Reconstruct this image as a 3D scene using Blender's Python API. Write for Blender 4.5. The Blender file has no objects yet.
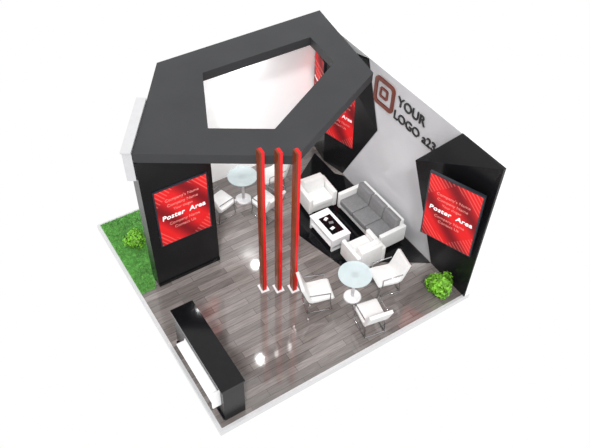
import bpy, bmesh, math, random
from mathutils import Matrix, Vector, Euler
random.seed(4)
S=bpy.context.scene
S.view_settings.view_transform='Standard'
S.view_settings.look='None'
# ---------------------------------------------------------------- materials
def mat(name,col,rough=.5,metal=0.,spec=.5,noise=0.,nscale=8.,alpha=None,trans=0.,emit=None,coat=0.):
    m=bpy.data.materials.new(name); m.use_nodes=True; nt=m.node_tree
    b=nt.nodes["Principled BSDF"]
    b.inputs["Base Color"].default_value=(*col,1); b.inputs["Roughness"].default_value=rough
    b.inputs["Metallic"].default_value=metal; b.inputs["Specular IOR Level"].default_value=spec
    b.inputs["Coat Weight"].default_value=coat; b.inputs["Coat Roughness"].default_value=.08
    if trans: b.inputs["Transmission Weight"].default_value=trans
    if alpha is not None: b.inputs["Alpha"].default_value=alpha
    if emit: b.inputs["Emission Color"].default_value=(*emit[:3],1); b.inputs["Emission Strength"].default_value=emit[3]
    if noise:
        t=nt.nodes.new("ShaderNodeTexCoord"); n=nt.nodes.new("ShaderNodeTexNoise"); n.inputs["Scale"].default_value=nscale; n.inputs["Detail"].default_value=4
        r=nt.nodes.new("ShaderNodeValToRGB")
        r.color_ramp.elements[0].position=.3; r.color_ramp.elements[1].position=.7
        r.color_ramp.elements[0].color=(*[c*(1-noise) for c in col],1); r.color_ramp.elements[1].color=(*[min(1,c*(1+noise)) for c in col],1)
        nt.links.new(t.outputs["Object"],n.inputs["Vector"]); nt.links.new(n.outputs["Fac"],r.inputs[0]); nt.links.new(r.outputs[0],b.inputs["Base Color"])
    return m
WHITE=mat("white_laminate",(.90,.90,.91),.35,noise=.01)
BWALL=mat("white_wall_added_glow",(.95,.95,.95),.5,noise=.01,emit=(1,1,1,.22))  # emission added to brighten the back wall; no light stands behind it
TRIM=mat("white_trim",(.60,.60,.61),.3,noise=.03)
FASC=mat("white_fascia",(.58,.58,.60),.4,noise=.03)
PANEL=mat("logo_panel_grey",(.60,.60,.62),.18,noise=.05,nscale=1.0)
DARK=mat("charcoal_panel",(.008,.008,.009),.25,noise=.15,nscale=2,spec=.25)
CAN=mat("canopy_charcoal",(.040,.041,.044),.5,noise=.10,nscale=1.0,spec=.3)
BLACK=mat("gloss_black",(.005,.005,.006),.10,noise=.2,spec=.3)
LEATH=mat("white_leather",(.80,.80,.79),.4,noise=.03,nscale=12)
GREYF=mat("grey_fabric",(.20,.20,.205),.6,noise=.12,nscale=20)
CHROME=mat("chrome",(.48,.48,.50),.15,1.,noise=.03)
BROWN=mat("post_brown",(.21,.040,.010),.25,noise=.15,nscale=5,spec=.3)
RED=mat("post_red",(.80,.006,.010),.2,noise=.06,nscale=3,spec=.3)
LOGOB=mat("logo_brown",(.16,.028,.012),.4,noise=.1)
TXTK=mat("text_black",(.015,.015,.015),.4,noise=.1)
TXTW=mat("text_white",(.95,.92,.92),.4,noise=.02,emit=(1,.95,.95,.3))
TXTP=mat("text_pink",(.85,.28,.25),.4,noise=.02)
FRAME=mat("poster_frame",(.02,.025,.035),.3,noise=.1)
GLASS=mat("frosted_glass",(.72,.84,.86),.08,noise=.03,alpha=.62,spec=.6)
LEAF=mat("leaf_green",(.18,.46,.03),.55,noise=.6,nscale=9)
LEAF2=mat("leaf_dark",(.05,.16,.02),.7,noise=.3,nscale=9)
BARK=mat("bark",(.12,.07,.04),.8,noise=.3)
GRASS=mat("grass_green",(.10,.30,.06),.8,noise=.45,nscale=14)
BLADE=mat("grass_blade",(.14,.40,.08),.7,noise=.4,nscale=3)
LAMP=mat("downlight_lens",(1,1,1),.3,noise=.01,emit=(1,1,1,6))

def floor_mat():
    m=bpy.data.materials.new("grey_wood_planks"); m.use_nodes=True; nt=m.node_tree; L=nt.links.new; N=nt.nodes.new
    b=nt.nodes["Principled BSDF"]; t=N("ShaderNodeTexCoord")
    br=N("ShaderNodeTexBrick"); br.inputs["Scale"].default_value=1; br.inputs["Brick Width"].default_value=1.15; br.inputs["Row Height"].default_value=.16
    br.inputs["Mortar Size"].default_value=.004; br.inputs["Color1"].default_value=(.165,.148,.140,1); br.inputs["Color2"].default_value=(.290,.262,.250,1); br.inputs["Mortar"].default_value=(.08,.072,.07,1)
    br.offset=.37; br.squash=1
    L(t.outputs["Object"],br.inputs["Vector"])
    mp=N("ShaderNodeMapping"); mp.inputs["Scale"].default_value=(1.2,14,1); n=N("ShaderNodeTexNoise"); n.inputs["Scale"].default_value=2.2; n.inputs["Detail"].default_value=6
    L(t.outputs["Object"],mp.inputs[0]); L(mp.outputs[0],n.inputs["Vector"])
    r=N("ShaderNodeValToRGB"); r.color_ramp.elements[0].position=.3; r.color_ramp.elements[0].color=(.70,.68,.67,1); r.color_ramp.elements[1].position=.72; r.color_ramp.elements[1].color=(1.15,1.13,1.12,1)
    L(n.outputs["Fac"],r.inputs[0])
    mx=N("ShaderNodeMix"); mx.data_type='RGBA'; mx.blend_type='MULTIPLY'; mx.inputs[0].default_value=1
    L(br.outputs["Color"],mx.inputs[6]); L(r.outputs[0],mx.inputs[7]); L(mx.outputs[2],b.inputs["Base Color"])
    b.inputs["Roughness"].default_value=.08; b.inputs["Specular IOR Level"].default_value=1.0
    return m
FLOOR=floor_mat()
def poster_mat():
    m=bpy.data.materials.new("poster_print"); m.use_nodes=True; nt=m.node_tree; L=nt.links.new; N=nt.nodes.new
    b=nt.nodes["Principled BSDF"]; t=N("ShaderNodeTexCoord")
    mp=N("ShaderNodeMapping"); mp.inputs["Rotation"].default_value=(0,math.radians(38),0)
    w=N("ShaderNodeTexWave"); w.wave_type='BANDS'; w.bands_direction='X'; w.inputs["Scale"].default_value=.45; w.inputs["Distortion"].default_value=.8; w.inputs["Detail"].default_value=0; w.inputs["Phase Offset"].default_value=2.4
    L(t.outputs["Object"],mp.inputs[0]); L(mp.outputs[0],w.inputs["Vector"])
    r=N("ShaderNodeValToRGB"); e=r.color_ramp.elements
    e[0].position=.0; e[0].color=(.18,.006,.010,1); e[1].position=.8; e[1].color=(.66,.014,.016,1)
    x=e.new(.4); x.color=(.42,.010,.014,1)
    L(w.outputs["Fac"],r.inputs[0])
    w2=N("ShaderNodeTexWave"); w2.wave_type='BANDS'; w2.bands_direction='X'; w2.inputs["Scale"].default_value=4.2; L(mp.outputs[0],w2.inputs["Vector"])
    gt=N("ShaderNodeMath"); gt.operation='GREATER_THAN'; gt.inputs[1].default_value=.78; L(w2.outputs["Fac"],gt.inputs[0])
    sp=N("ShaderNodeSeparateXYZ"); L(t.outputs["Object"],sp.inputs[0])
    ax=N("ShaderNodeMath"); ax.operation='ABSOLUTE'; L(sp.outputs[0],ax.inputs[0])
    az=N("ShaderNodeMath"); az.operation='ABSOLUTE'; L(sp.outputs[2],az.inputs[0])
    ad=N("ShaderNodeMath"); ad.operation='ADD'; L(ax.outputs[0],ad.inputs[0]); L(az.outputs[0],ad.inputs[1])
    g2=N("ShaderNodeMath"); g2.operation='GREATER_THAN'; g2.inputs[1].default_value=.86; L(ad.outputs[0],g2.inputs[0])
    mu=N("ShaderNodeMath"); mu.operation='MULTIPLY'; L(gt.outputs[0],mu.inputs[0]); L(g2.outputs[0],mu.inputs[1])
    m2=N("ShaderNodeMath"); m2.operation='MULTIPLY'; m2.inputs[1].default_value=.28; L(mu.outputs[0],m2.inputs[0])
    mx=N("ShaderNodeMix"); mx.data_type='RGBA'; L(m2.outputs[0],mx.inputs[0]); L(r.outputs[0],mx.inputs[6]); mx.inputs[7].default_value=(.95,.25,.22,1)
    L(mx.outputs[2],b.inputs["Base Color"]); L(mx.outputs[2],b.inputs["Emission Color"]); b.inputs["Emission Strength"].default_value=.25
    b.inputs["Roughness"].default_value=.5; b.inputs["Specular IOR Level"].default_value=.2
    return m
POSTER=poster_mat()
# ---------------------------------------------------------------- helpers
def link(o,parent=None):
    S.collection.objects.link(o)
    if parent: o.parent=parent
    return o
def empty(name,loc=(0,0,0),rz=0.,M=None):
    e=bpy.data.objects.new(name,None); e.empty_display_size=.2; S.collection.objects.link(e)
    if M is not None: e.matrix_world=M
    else: e.location=loc; e.rotation_euler=(0,0,rz)
    return e
def mesh(name,verts,faces,m,parent=None,smooth=False):
    me=bpy.data.meshes.new(name); me.from_pydata([tuple(v) for v in verts],[],faces); me.update()
    bm=bmesh.new(); bm.from_mesh(me); bmesh.ops.recalc_face_normals(bm,faces=bm.faces); bm.to_mesh(me); bm.free()
    me.materials.append(m)
    if smooth:
        for p in me.polygons: p.use_smooth=True
    return link(bpy.data.objects.new(name,me),parent)
def box(name,lo,hi,m,parent=None,bev=0.,seg=2,rot=None):
    c=[(a+b)/2 for a,b in zip(lo,hi)]; s=[b-a for a,b in zip(lo,hi)]
    bm=bmesh.new(); bmesh.ops.create_cube(bm,size=1)
    for v in bm.verts: v.co=Vector((v.co.x*s[0],v.co.y*s[1],v.co.z*s[2]))
    if bev: bmesh.ops.bevel(bm,geom=bm.edges[:],offset=bev,segments=seg,affect='EDGES',profile=.6)
    me=bpy.data.meshes.new(name); bm.to_mesh(me); bm.free(); me.materials.append(m)
    if bev and seg>1:
        for p in me.polygons: p.use_smooth=True
    o=link(bpy.data.objects.new(name,me),parent); o.location=c
    if rot: o.rotation_euler=rot
    return o
def prism(name,pts,z0,z1,m,parent=None):
    n=len(pts); v=[(x,y,z0) for x,y in pts]+[(x,y,z1) for x,y in pts]
    f=[tuple(range(n))[::-1],tuple(range(n,2*n))]+[(i,(i+1)%n,n+(i+1)%n,n+i) for i in range(n)]
    return mesh(name,v,f,m,parent)
def cyl(name,c,r,h,m,parent=None,r2=None,n=40):
    bm=bmesh.new(); bmesh.ops.create_cone(bm,cap_ends=True,segments=n,radius1=r,radius2=r if r2 is None else r2,depth=h)
    me=bpy.data.meshes.new(name); bm.to_mesh(me); bm.free(); me.materials.append(m)
    for p in me.polygons: p.use_smooth=len(p.vertices)==4
    o=link(bpy.data.objects.new(name,me),parent); o.location=(c[0],c[1],c[2]+h/2); return o
def tube(name,pts,r,m,parent=None,cyc=False):
    c=bpy.data.curves.new(name,'CURVE'); c.dimensions='3D'; c.bevel_depth=r; c.bevel_resolution=3; c.use_fill_caps=True
    s=c.splines.new('POLY'); s.points.add(len(pts)-1)
    for p,q in zip(s.points,pts): p.co=(*q,1)
    s.use_cyclic_u=cyc; c.materials.append(m)
    return link(bpy.data.objects.new(name,c),parent)
def text(name,body,loc,size,m,parent,rot=(math.pi/2,0,0),ext=.004,align='CENTER',off=0.,shear=0.,sx=1.,sp=1.):
    c=bpy.data.curves.new(name,'FONT'); c.body=body; c.size=size; c.align_x=align; c.align_y='CENTER'; c.extrude=ext; c.offset=off; c.shear=shear; c.space_character=sp; c.materials.append(m)
    o=link(bpy.data.objects.new(name,c),parent); o.location=loc; o.rotation_euler=rot; o.scale=(sx,1,1); return o
# ---------------------------------------------------------------- shell
prism("floor",[(.06,.06),(5.94,.06),(5.94,5.94),(.06,5.94)],-.1,0,FLOOR)
def ring(name,outer,inner,z0,z1,m,parent=None):
    n=len(outer); v=[(x,y,z) for z in (z0,z1) for P in (outer,inner) for x,y in P]; f=[]
    for i in range(n):
        j=(i+1)%n
        f+=[(i,j,n+j,n+i),(2*n+i,2*n+j,3*n+j,3*n+i),(i,j,2*n+j,2*n+i),(n+i,n+j,3*n+j,3*n+i)]
    return mesh(name,v,f,m,parent)
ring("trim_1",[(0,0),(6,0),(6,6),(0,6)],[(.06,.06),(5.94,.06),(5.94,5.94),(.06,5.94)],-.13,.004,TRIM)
H=3.65
box("wall_right",(5.86,0,0.006),(6,6,H),WHITE)
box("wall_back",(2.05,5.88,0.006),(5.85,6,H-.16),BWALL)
def slab(name,a,b,th,z0,z1,m,parent=None,side=1):
    a=Vector(a); b=Vector(b); d=(b-a).normalized(); n=Vector((-d.y,d.x))*th*side
    return prism(name,[a,b,b+n,a+n],z0,z1,m,parent)
slab("wall_left",(.56,3.98),(1.98,5.93),.1,0.006,H-.16,WHITE,side=-1)
e=empty("white_fascia_box"); F=Vector((.45,3.66)); E=Vector((1.99,5.96)); dv=(E-F).normalized(); nv=Vector((-dv.y,dv.x))
a=F+nv*.0; b=F+(E-F)*.56
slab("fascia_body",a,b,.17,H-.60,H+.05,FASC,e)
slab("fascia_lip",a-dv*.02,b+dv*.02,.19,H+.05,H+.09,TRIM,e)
# display wall (front left)
e=empty("display_wall"); box("wall_body",(.47,3.62,0.006),(1.92,3.94,H-.16),DARK,e); box("skirting",(.47,3.6,0.006),(1.92,3.62,.08),BLACK,e)
# canopy
outer=[(5.98,6.02),(2.0,5.98),(.46,3.65),(2.9,2.12),(5.56,3.46)]
inner=[(5.19,5.2),(2.63,5.2),(1.92,3.60),(2.95,2.96),(5.10,4.16)]
e=empty("canopy_frame"); ring("frame_ring",outer,inner,H-.15,H+.05,CAN,e)
lamps=[(1.30,3.65),(2.45,2.85),(3.85,3.2),(2.0,5.1),(3.9,5.62)]
for i,(x,y) in enumerate(lamps): cyl("downlight_%d"%(i+1),(x,y,H-.165),.07,.016,LAMP,e,n=24)
# right-wall cladding -------------------------------------------------
e=empty("wall_cladding_grey")
X=5.855
mesh("grey_panel",[(X,1.0,.006),(X,4.6,.006),(X,3.6,2.1),(X,4.0,H-.01),(X,1.0,H-.01)],[(0,1,2,3,4)],PANEL,e)
e=empty("faceted_panel_front")
V=(5.38,1.70,2.78); Tl=(5.86,1.12,H+.01); Bl=(5.84,1.08,.006); Br=(5.84,0.0,.006); Tr=(5.80,0.0,H+.01)
mesh("facet",[V,Tl,Bl,Br,Tr,(5.86,0,.006),(5.86,0,H+.01),(5.86,1.08,.006)],
     [(0,2,4),(2,3,4),(0,4,1),(1,6,4),(0,1,7),(0,7,2),(3,5,6,4),(2,7,5,3)],DARK,e)
e=empty("faceted_panel_back")
f1t=(5.62,5.15,H-.16); f1b=(5.72,5.15,.006)
mesh("facet",[(5.85,5.87,.006),(5.85,5.87,H-.16),f1t,f1b,(5.85,3.98,H-.01),(5.84,3.42,2.13),(5.85,4.5,.006)],
     [(0,1,2,3),(2,5,6,3),(2,4,5)],DARK,e)
prism("black_carpet",[(5.83,1.1),(4.75,1.80),(4.12,1.97),(3.8,3.3),(4.8,4.9),(5.68,5.5),(5.68,4.6),(5.83,4.4)],.001,.014,BLACK)
# ---------------------------------------------------------------- posters
def poster(c,d,up,W,Hh):
    d=Vector(d).normalized(); up=Vector(up); up=(up-d*up.dot(d)).normalized()
    y=up.cross(d); M=Matrix.Translation(c)@Matrix(((d.x,y.x,up.x,0),(d.y,y.y,up.y,0),(d.z,y.z,up.z,0),(0,0,0,1)))
    e=empty("poster",M=M)
    box("frame",(-W/2-.03,-.005,-Hh/2-.03),(W/2+.03,.05,Hh/2+.03),FRAME,e)
    box("print",(-W/2,-.012,-Hh/2),(W/2,-.004,Hh/2),POSTER,e)
    text("headline","Poster  Area",(0,-.014,.0),.165*W/1.05,TXTW,e,off=.003,shear=.1,ext=.002,sp=1.06)
    for z,s,b in ((.44,.10,"Company's Name"),(.30,.10,"Company Name"),(.17,.085,"Your slogan"),(-.19,.10,"Company Name"),(-.32,.10,"Contact Us")):
        text("line",b,(0,-.014,z),s,TXTP,e,ext=.002)
    return e
poster((1.24,3.6,1.92),(1,0,0),(0,0,1),1.08,1.45)
poster((5.50,.62,2.12),(.345,-.933,0),(-.10,0,1),1.08,1.75)
poster((5.69,4.62,1.85),(.24,-.97,0),(-.05,0,1),.9,1.6)
poster((5.70,5.52,2.2),(-.28,-.96,0),(0,0,1),.6,1.4)
# ---------------------------------------------------------------- logo sign
e=empty("logo_sign")
xr=5.84; RW=(math.pi/2,0,-math.pi/2)
def rframe(name,y0,y1,z0,z1,w,m,rad=.10):
    def loop(a,b,c,d,r):
        o=[]
        for cx,cz,a0 in ((b-r,d-r,0),(a+r,d-r,90),(a+r,c+r,180),(b-r,c+r,270)):
            for k in range(7):
                t=math.radians(a0+15*k); o.append((cx+r*math.cos(t),cz+r*math.sin(t)))
        return o
    o=loop(y0,y1,z0,z1,rad); i=loop(y0+w,y1-w,z0+w,z1-w,max(.015,rad-w*.6)); n=len(o)
    v=[(x,*p) for x in (xr-.02,xr+.01) for P in (o,i) for p in P]; f=[]
    for k in range(n):
        j=(k+1)%n; f+=[(k,j,n+j,n+k),(2*n+k,2*n+j,3*n+j,3*n+k),(k,j,2*n+j,2*n+k),(n+k,n+j,3*n+j,3*n+k)]
    return mesh(name,v,f,m,e)
rframe("outer_square",3.03,3.68,2.80,3.46,.085,LOGOB,.12)
rframe("inner_square",3.24,3.50,3.01,3.26,.045,LOGOB,.05)
text("line_1","YOUR",(xr,2.50,3.24),.31,TXTK,e,rot=RW,off=.004,ext=.01)
text("line_2","LOGO a23",(xr,2.33,2.87),.29,TXTK,e,rot=RW,off=.004,ext=.01)
# ---------------------------------------------------------------- posts
for (x,y) in ((2.33,2.40),(2.60,2.23),(2.87,2.06)):
    e=empty("decorative_post",(x,y,0),math.radians(-6))
    box("brown_side",(-.05,-.05,.02),(-.012,.10,H+.2),BROWN,e)
    box("red_side",(-.012,-.05,.02),(.045,.10,H+.2),RED,e)
    box("base_plate",(-.09,-.09,.0),(.09,.14,.02),WHITE,e)
# ---------------------------------------------------------------- counter
e=empty("reception_counter",(.16,.16,0))
box("body",(.03,.0,0),(.45,2.0,1.0),DARK,e,.004,1)
box("counter_top",(0,-.02,1.0),(.47,2.02,1.05),BLACK,e,.005,1)
box("plinth",(.0,.02,0),(.03,1.98,.06),BLACK,e)
box("white_shelf",(-.14,.14,.60),(.03,1.55,.64),WHITE,e,.004,1)
box("white_end_fin",(-.14,.10,.44),(.03,.14,.9),WHITE,e,.004,1)
box("white_backplate",(.01,.14,.46),(.028,1.5,.76),WHITE,e)
# ---------------------------------------------------------------- furniture
def shell_chair(loc,rz,name="lounge_chair"):
    e=empty(name,(*loc,0),rz)   # faces -Y
    prof=[(-.27,.40),(-.25,.425),(-.15,.43),(.05,.405),(.17,.40),(.22,.43),(.26,.52),(.31,.66),(.36,.80),(.38,.84)]
    th=.035; v=[];W=.25
    for i,(y,z) in enumerate(prof):
        a=prof[max(0,i-1)]; b=prof[min(len(prof)-1,i+1)]; d=Vector((b[0]-a[0],b[1]-a[1])).normalized(); n=Vector((-d.y,d.x))
        for x in (-W,W):
            v.append((x,y+n.x*th,z+n.y*th))
        for x in (-W,W): v.append((x,y-n.x*th,z-n.y*th))
    f=[]; n=len(prof)
    for i in range(n-1):
        a=4*i;b=4*i+4
        f+=[(a,a+1,b+1,b),(a+2,b+2,b+3,a+3),(a,b,b+2,a+2),(a+1,a+3,b+3,b+1)]
    f+=[(0,2,3,1),(4*n-4,4*n-3,4*n-1,4*n-2)]
    o=mesh("seat_and_back",v,f,LEATH,e,True)
    bv=o.modifiers.new("b","BEVEL"); bv.width=.015; bv.segments=3; bv.limit_method='ANGLE'
    for s,x in ((1,.22),(2,-.22)):
        tube("leg_loop_%d"%s,[(x,.20,.40),(x,-.20,.40),(x,-.26,.02),(x,.26,.02),(x,.20,.40)],.013,CHROME,e)
        tube("arm_%d"%s,[(x*1.18,-.2,.40),(x*1.18,-.2,.60),(x*1.18,.24,.62)],.012,CHROME,e)
    tube("cross_bar",[(-.22,.26,.02),(.22,.26,.02)],.013,CHROME,e)
    tube("seat_bar",[(-.26,-.2,.37),(.26,-.2,.37)],.012,CHROME,e)
    return e
def face(loc,target):
    d=Vector(target)-Vector(loc); return math.atan2(d.y,d.x)+math.pi/2
T=(3.82,1.25)
for l in ((4.54,1.10),(3.08,1.50),(3.68,.48)): shell_chair(l,face(l,T))
T2=(3.30,5.0)
for l in ((2.60,4.82),(3.50,4.28),(4.08,5.0)): shell_chair(l,face(l,T2))
def round_table(c):
    e=empty("round_glass_table",(*c,0))
    cyl("glass_top",(0,0,.735),.35,.018,GLASS,e,n=64)
    cyl("hub",(0,0,.71),.08,.025,CHROME,e); cyl("stem",(0,0,.03),.035,.69,WHITE,e); cyl("base",(0,0,0),.20,.03,WHITE,e,r2=.17)
round_table(T); round_table(T2)
def armchair(loc,rz,W=.74,seats=1,name="armchair",cm=None,D=.64):
    e=empty(name,(*loc,.014),rz); cm=cm or LEATH
    a=.10
    box("base",(-W/2+.02,-D/2+.02,.10),(W/2-.02,D/2-.02,.24),LEATH,e,.02)
    for s in (-1,1):
        x0=s*W/2; x1=s*(W/2-a); box("arm_%d"%(1 if s<0 else 2),(min(x0,x1),-D/2,.10),(max(x0,x1),D/2,.54),LEATH,e,.02,3)
    box("back",(-W/2+a,D/2-.12,.10),(W/2-a,D/2,.66),LEATH,e,.02,3)
    w=(W-2*a)/seats
    for i in range(seats):
        x=-W/2+a+i*w
        box("seat_cushion_%d"%(i+1),(x+.006,-D/2-.005,.24),(x+w-.006,D/2-.20,.39),cm,e,.03,3)
        box("back_cushion_%d"%(i+1),(x+.006,D/2-.23,.36),(x+w-.006,D/2-.09,.70),cm,e,.04,3,rot=(math.radians(-9),0,0))
    for i,(x,y) in enumerate(((-1,-1),(1,-1),(-1,1),(1,1))): cyl("foot_%d"%(i+1),(x*(W/2-.06),y*(D/2-.06),0),.02,.1,CHROME,e,n=12)
armchair((5.36,2.72),-math.pi/2,W=1.66,seats=3,name="sofa",cm=GREYF,D=.70)
armchair((4.68,3.94),math.radians(-4))
armchair((4.58,1.96),math.pi+math.radians(-2))
e=empty("coffee_table",(4.38,2.94,.014),0)
box("table_top",(-.25,-.46,.34),(.25,.46,.38),WHITE,e,.006,1)
box("lower_shelf",(-.23,-.44,.10),(.23,.44,.13),WHITE,e)
for i,y in enumerate((-.44,.40)): box("side_%d"%(i+1),(-.24,y,0),(.24,y+.04,.34),WHITE,e)
box("black_inlay",(-.14,-.30,.381),(.17,.26,.386),BLACK,e)
box("divider",(-.02,-.40,.13),(.02,.40,.34),WHITE,e)
for i,(x,y,r) in enumerate(((-.03,-.14,.2),(.04,.02,-.3),(.0,.17,.5))):
    box("magazine_%d"%(i+1),(x-.05,y-.035,.386),(x+.05,y+.035,.394),(WHITE,GREYF,WHITE)[i],e,rot=(0,0,r))
# ---------------------------------------------------------------- plants
def shrub(loc,r,n,seed):
    rnd=random.Random(seed); e=empty("leafy_shrub",(*loc,.0))
    v=[];f=[]
    for i in range(n):
        u=rnd.uniform(-.75,1); a=rnd.uniform(0,2*math.pi); k=r*rnd.uniform(.55,1.12)*(1+.16*math.sin(3*a+seed)); s=math.sqrt(1-u*u)
        c=Vector((k*s*math.cos(a),k*s*math.sin(a),r*.95+k*u*.95)); nrm=Vector((s*math.cos(a),s*math.sin(a),u))
        t=nrm.orthogonal().normalized(); t.rotate(Matrix.Rotation(rnd.uniform(0,6.3),3,nrm)); t=(t+nrm*rnd.uniform(-.2,.9)).normalized(); b=nrm.cross(t).normalized()
        l=r*rnd.uniform(.18,.34); w=l*.42; j=len(v)
        v+=[c-t*l*.5,c+b*w+nrm*.01,c+t*l*.6,c-b*w+nrm*.01]; f+=[(j,j+1,j+2),(j,j+2,j+3)]
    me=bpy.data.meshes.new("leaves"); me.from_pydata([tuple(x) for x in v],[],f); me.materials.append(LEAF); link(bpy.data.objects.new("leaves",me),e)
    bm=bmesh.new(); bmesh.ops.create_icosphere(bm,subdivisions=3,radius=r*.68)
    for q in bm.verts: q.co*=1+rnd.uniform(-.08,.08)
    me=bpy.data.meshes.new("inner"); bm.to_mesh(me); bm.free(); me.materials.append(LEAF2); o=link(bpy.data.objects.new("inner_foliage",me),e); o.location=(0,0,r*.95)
    cyl("stem",(0,0,0),.03,r,BARK,e,n=10)
shrub((5.47,.40),.25,1300,1)
shrub((.52,4.98),.21,600,5)
# ---------------------------------------------------------------- grass
poly=[(.06,3.62),(.40,3.62),(.50,3.98),(1.84,5.94),(.06,5.94)]
e=empty("grass_lawn")
prism("turf",poly,.001,.02,GRASS,e)
def inside(x,y):
    if not(.06<x and 3.62<y<5.94): return False
    return x < (.40 if y<3.98 else .48+(y-3.98)*(1.34/1.96))
v=[];f=[]
while len(f)<9000:
    x=random.uniform(.06,1.85); y=random.uniform(3.62,5.94)
    if not inside(x,y): continue
    a=random.uniform(0,6.3); h=random.uniform(.025,.055); dx=.006*math.cos(a); dy=.006*math.sin(a); j=len(v)
    v+=[(x-dx,y-dy,.018),(x+dx,y+dy,.018),(x+random.uniform(-.02,.02),y+random.uniform(-.02,.02),.018+h)]; f.append((j,j+1,j+2))
me=bpy.data.meshes.new("blades"); me.from_pydata(v,[],f); me.materials.append(BLADE); link(bpy.data.objects.new("blades",me),e)
# ---------------------------------------------------------------- light, world, camera
w=bpy.data.worlds.new("world"); S.world=w; w.use_nodes=True
bg=w.node_tree.nodes["Background"]; bg.inputs[0].default_value=(1,1,1,1); bg.inputs[1].default_value=1.0
sl=bpy.data.lights.new("sun","SUN"); sl.energy=1.7; sl.angle=math.radians(7); so=link(bpy.data.objects.new("sun",sl)); so.location=(-4,-4,9)
so.rotation_euler=Vector((.42,.62,-1)).to_track_quat('-Z','Y').to_euler()
for i,(x,y) in enumerate(lamps):
    l=bpy.data.lights.new("downlight","AREA"); l.shape='DISK'; l.size=.16; l.energy=14; o=link(bpy.data.objects.new("downlight_lamp",l)); o.location=(x,y,H-.18)
def R(yaw,pitch,roll):
    f=Vector((math.sin(yaw)*math.cos(pitch),math.cos(yaw)*math.cos(pitch),-math.sin(pitch)))
    r=Vector((math.cos(yaw),-math.sin(yaw),0)); u=r.cross(f)
    return r*math.cos(roll)+u*math.sin(roll),-r*math.sin(roll)+u*math.cos(roll),f
r,u,f=R(.5857,.8169,.0277)
cam=bpy.data.cameras.new("camera"); co=link(bpy.data.objects.new("camera",cam))
co.matrix_world=Matrix(((r[0],u[0],-f[0],-2.1305),(r[1],u[1],-f[1],-5.4499),(r[2],u[2],-f[2],11.6416),(0,0,0,1)))
cam.sensor_width=36; cam.lens=36*687.82/590; cam.clip_end=200; S.camera=co
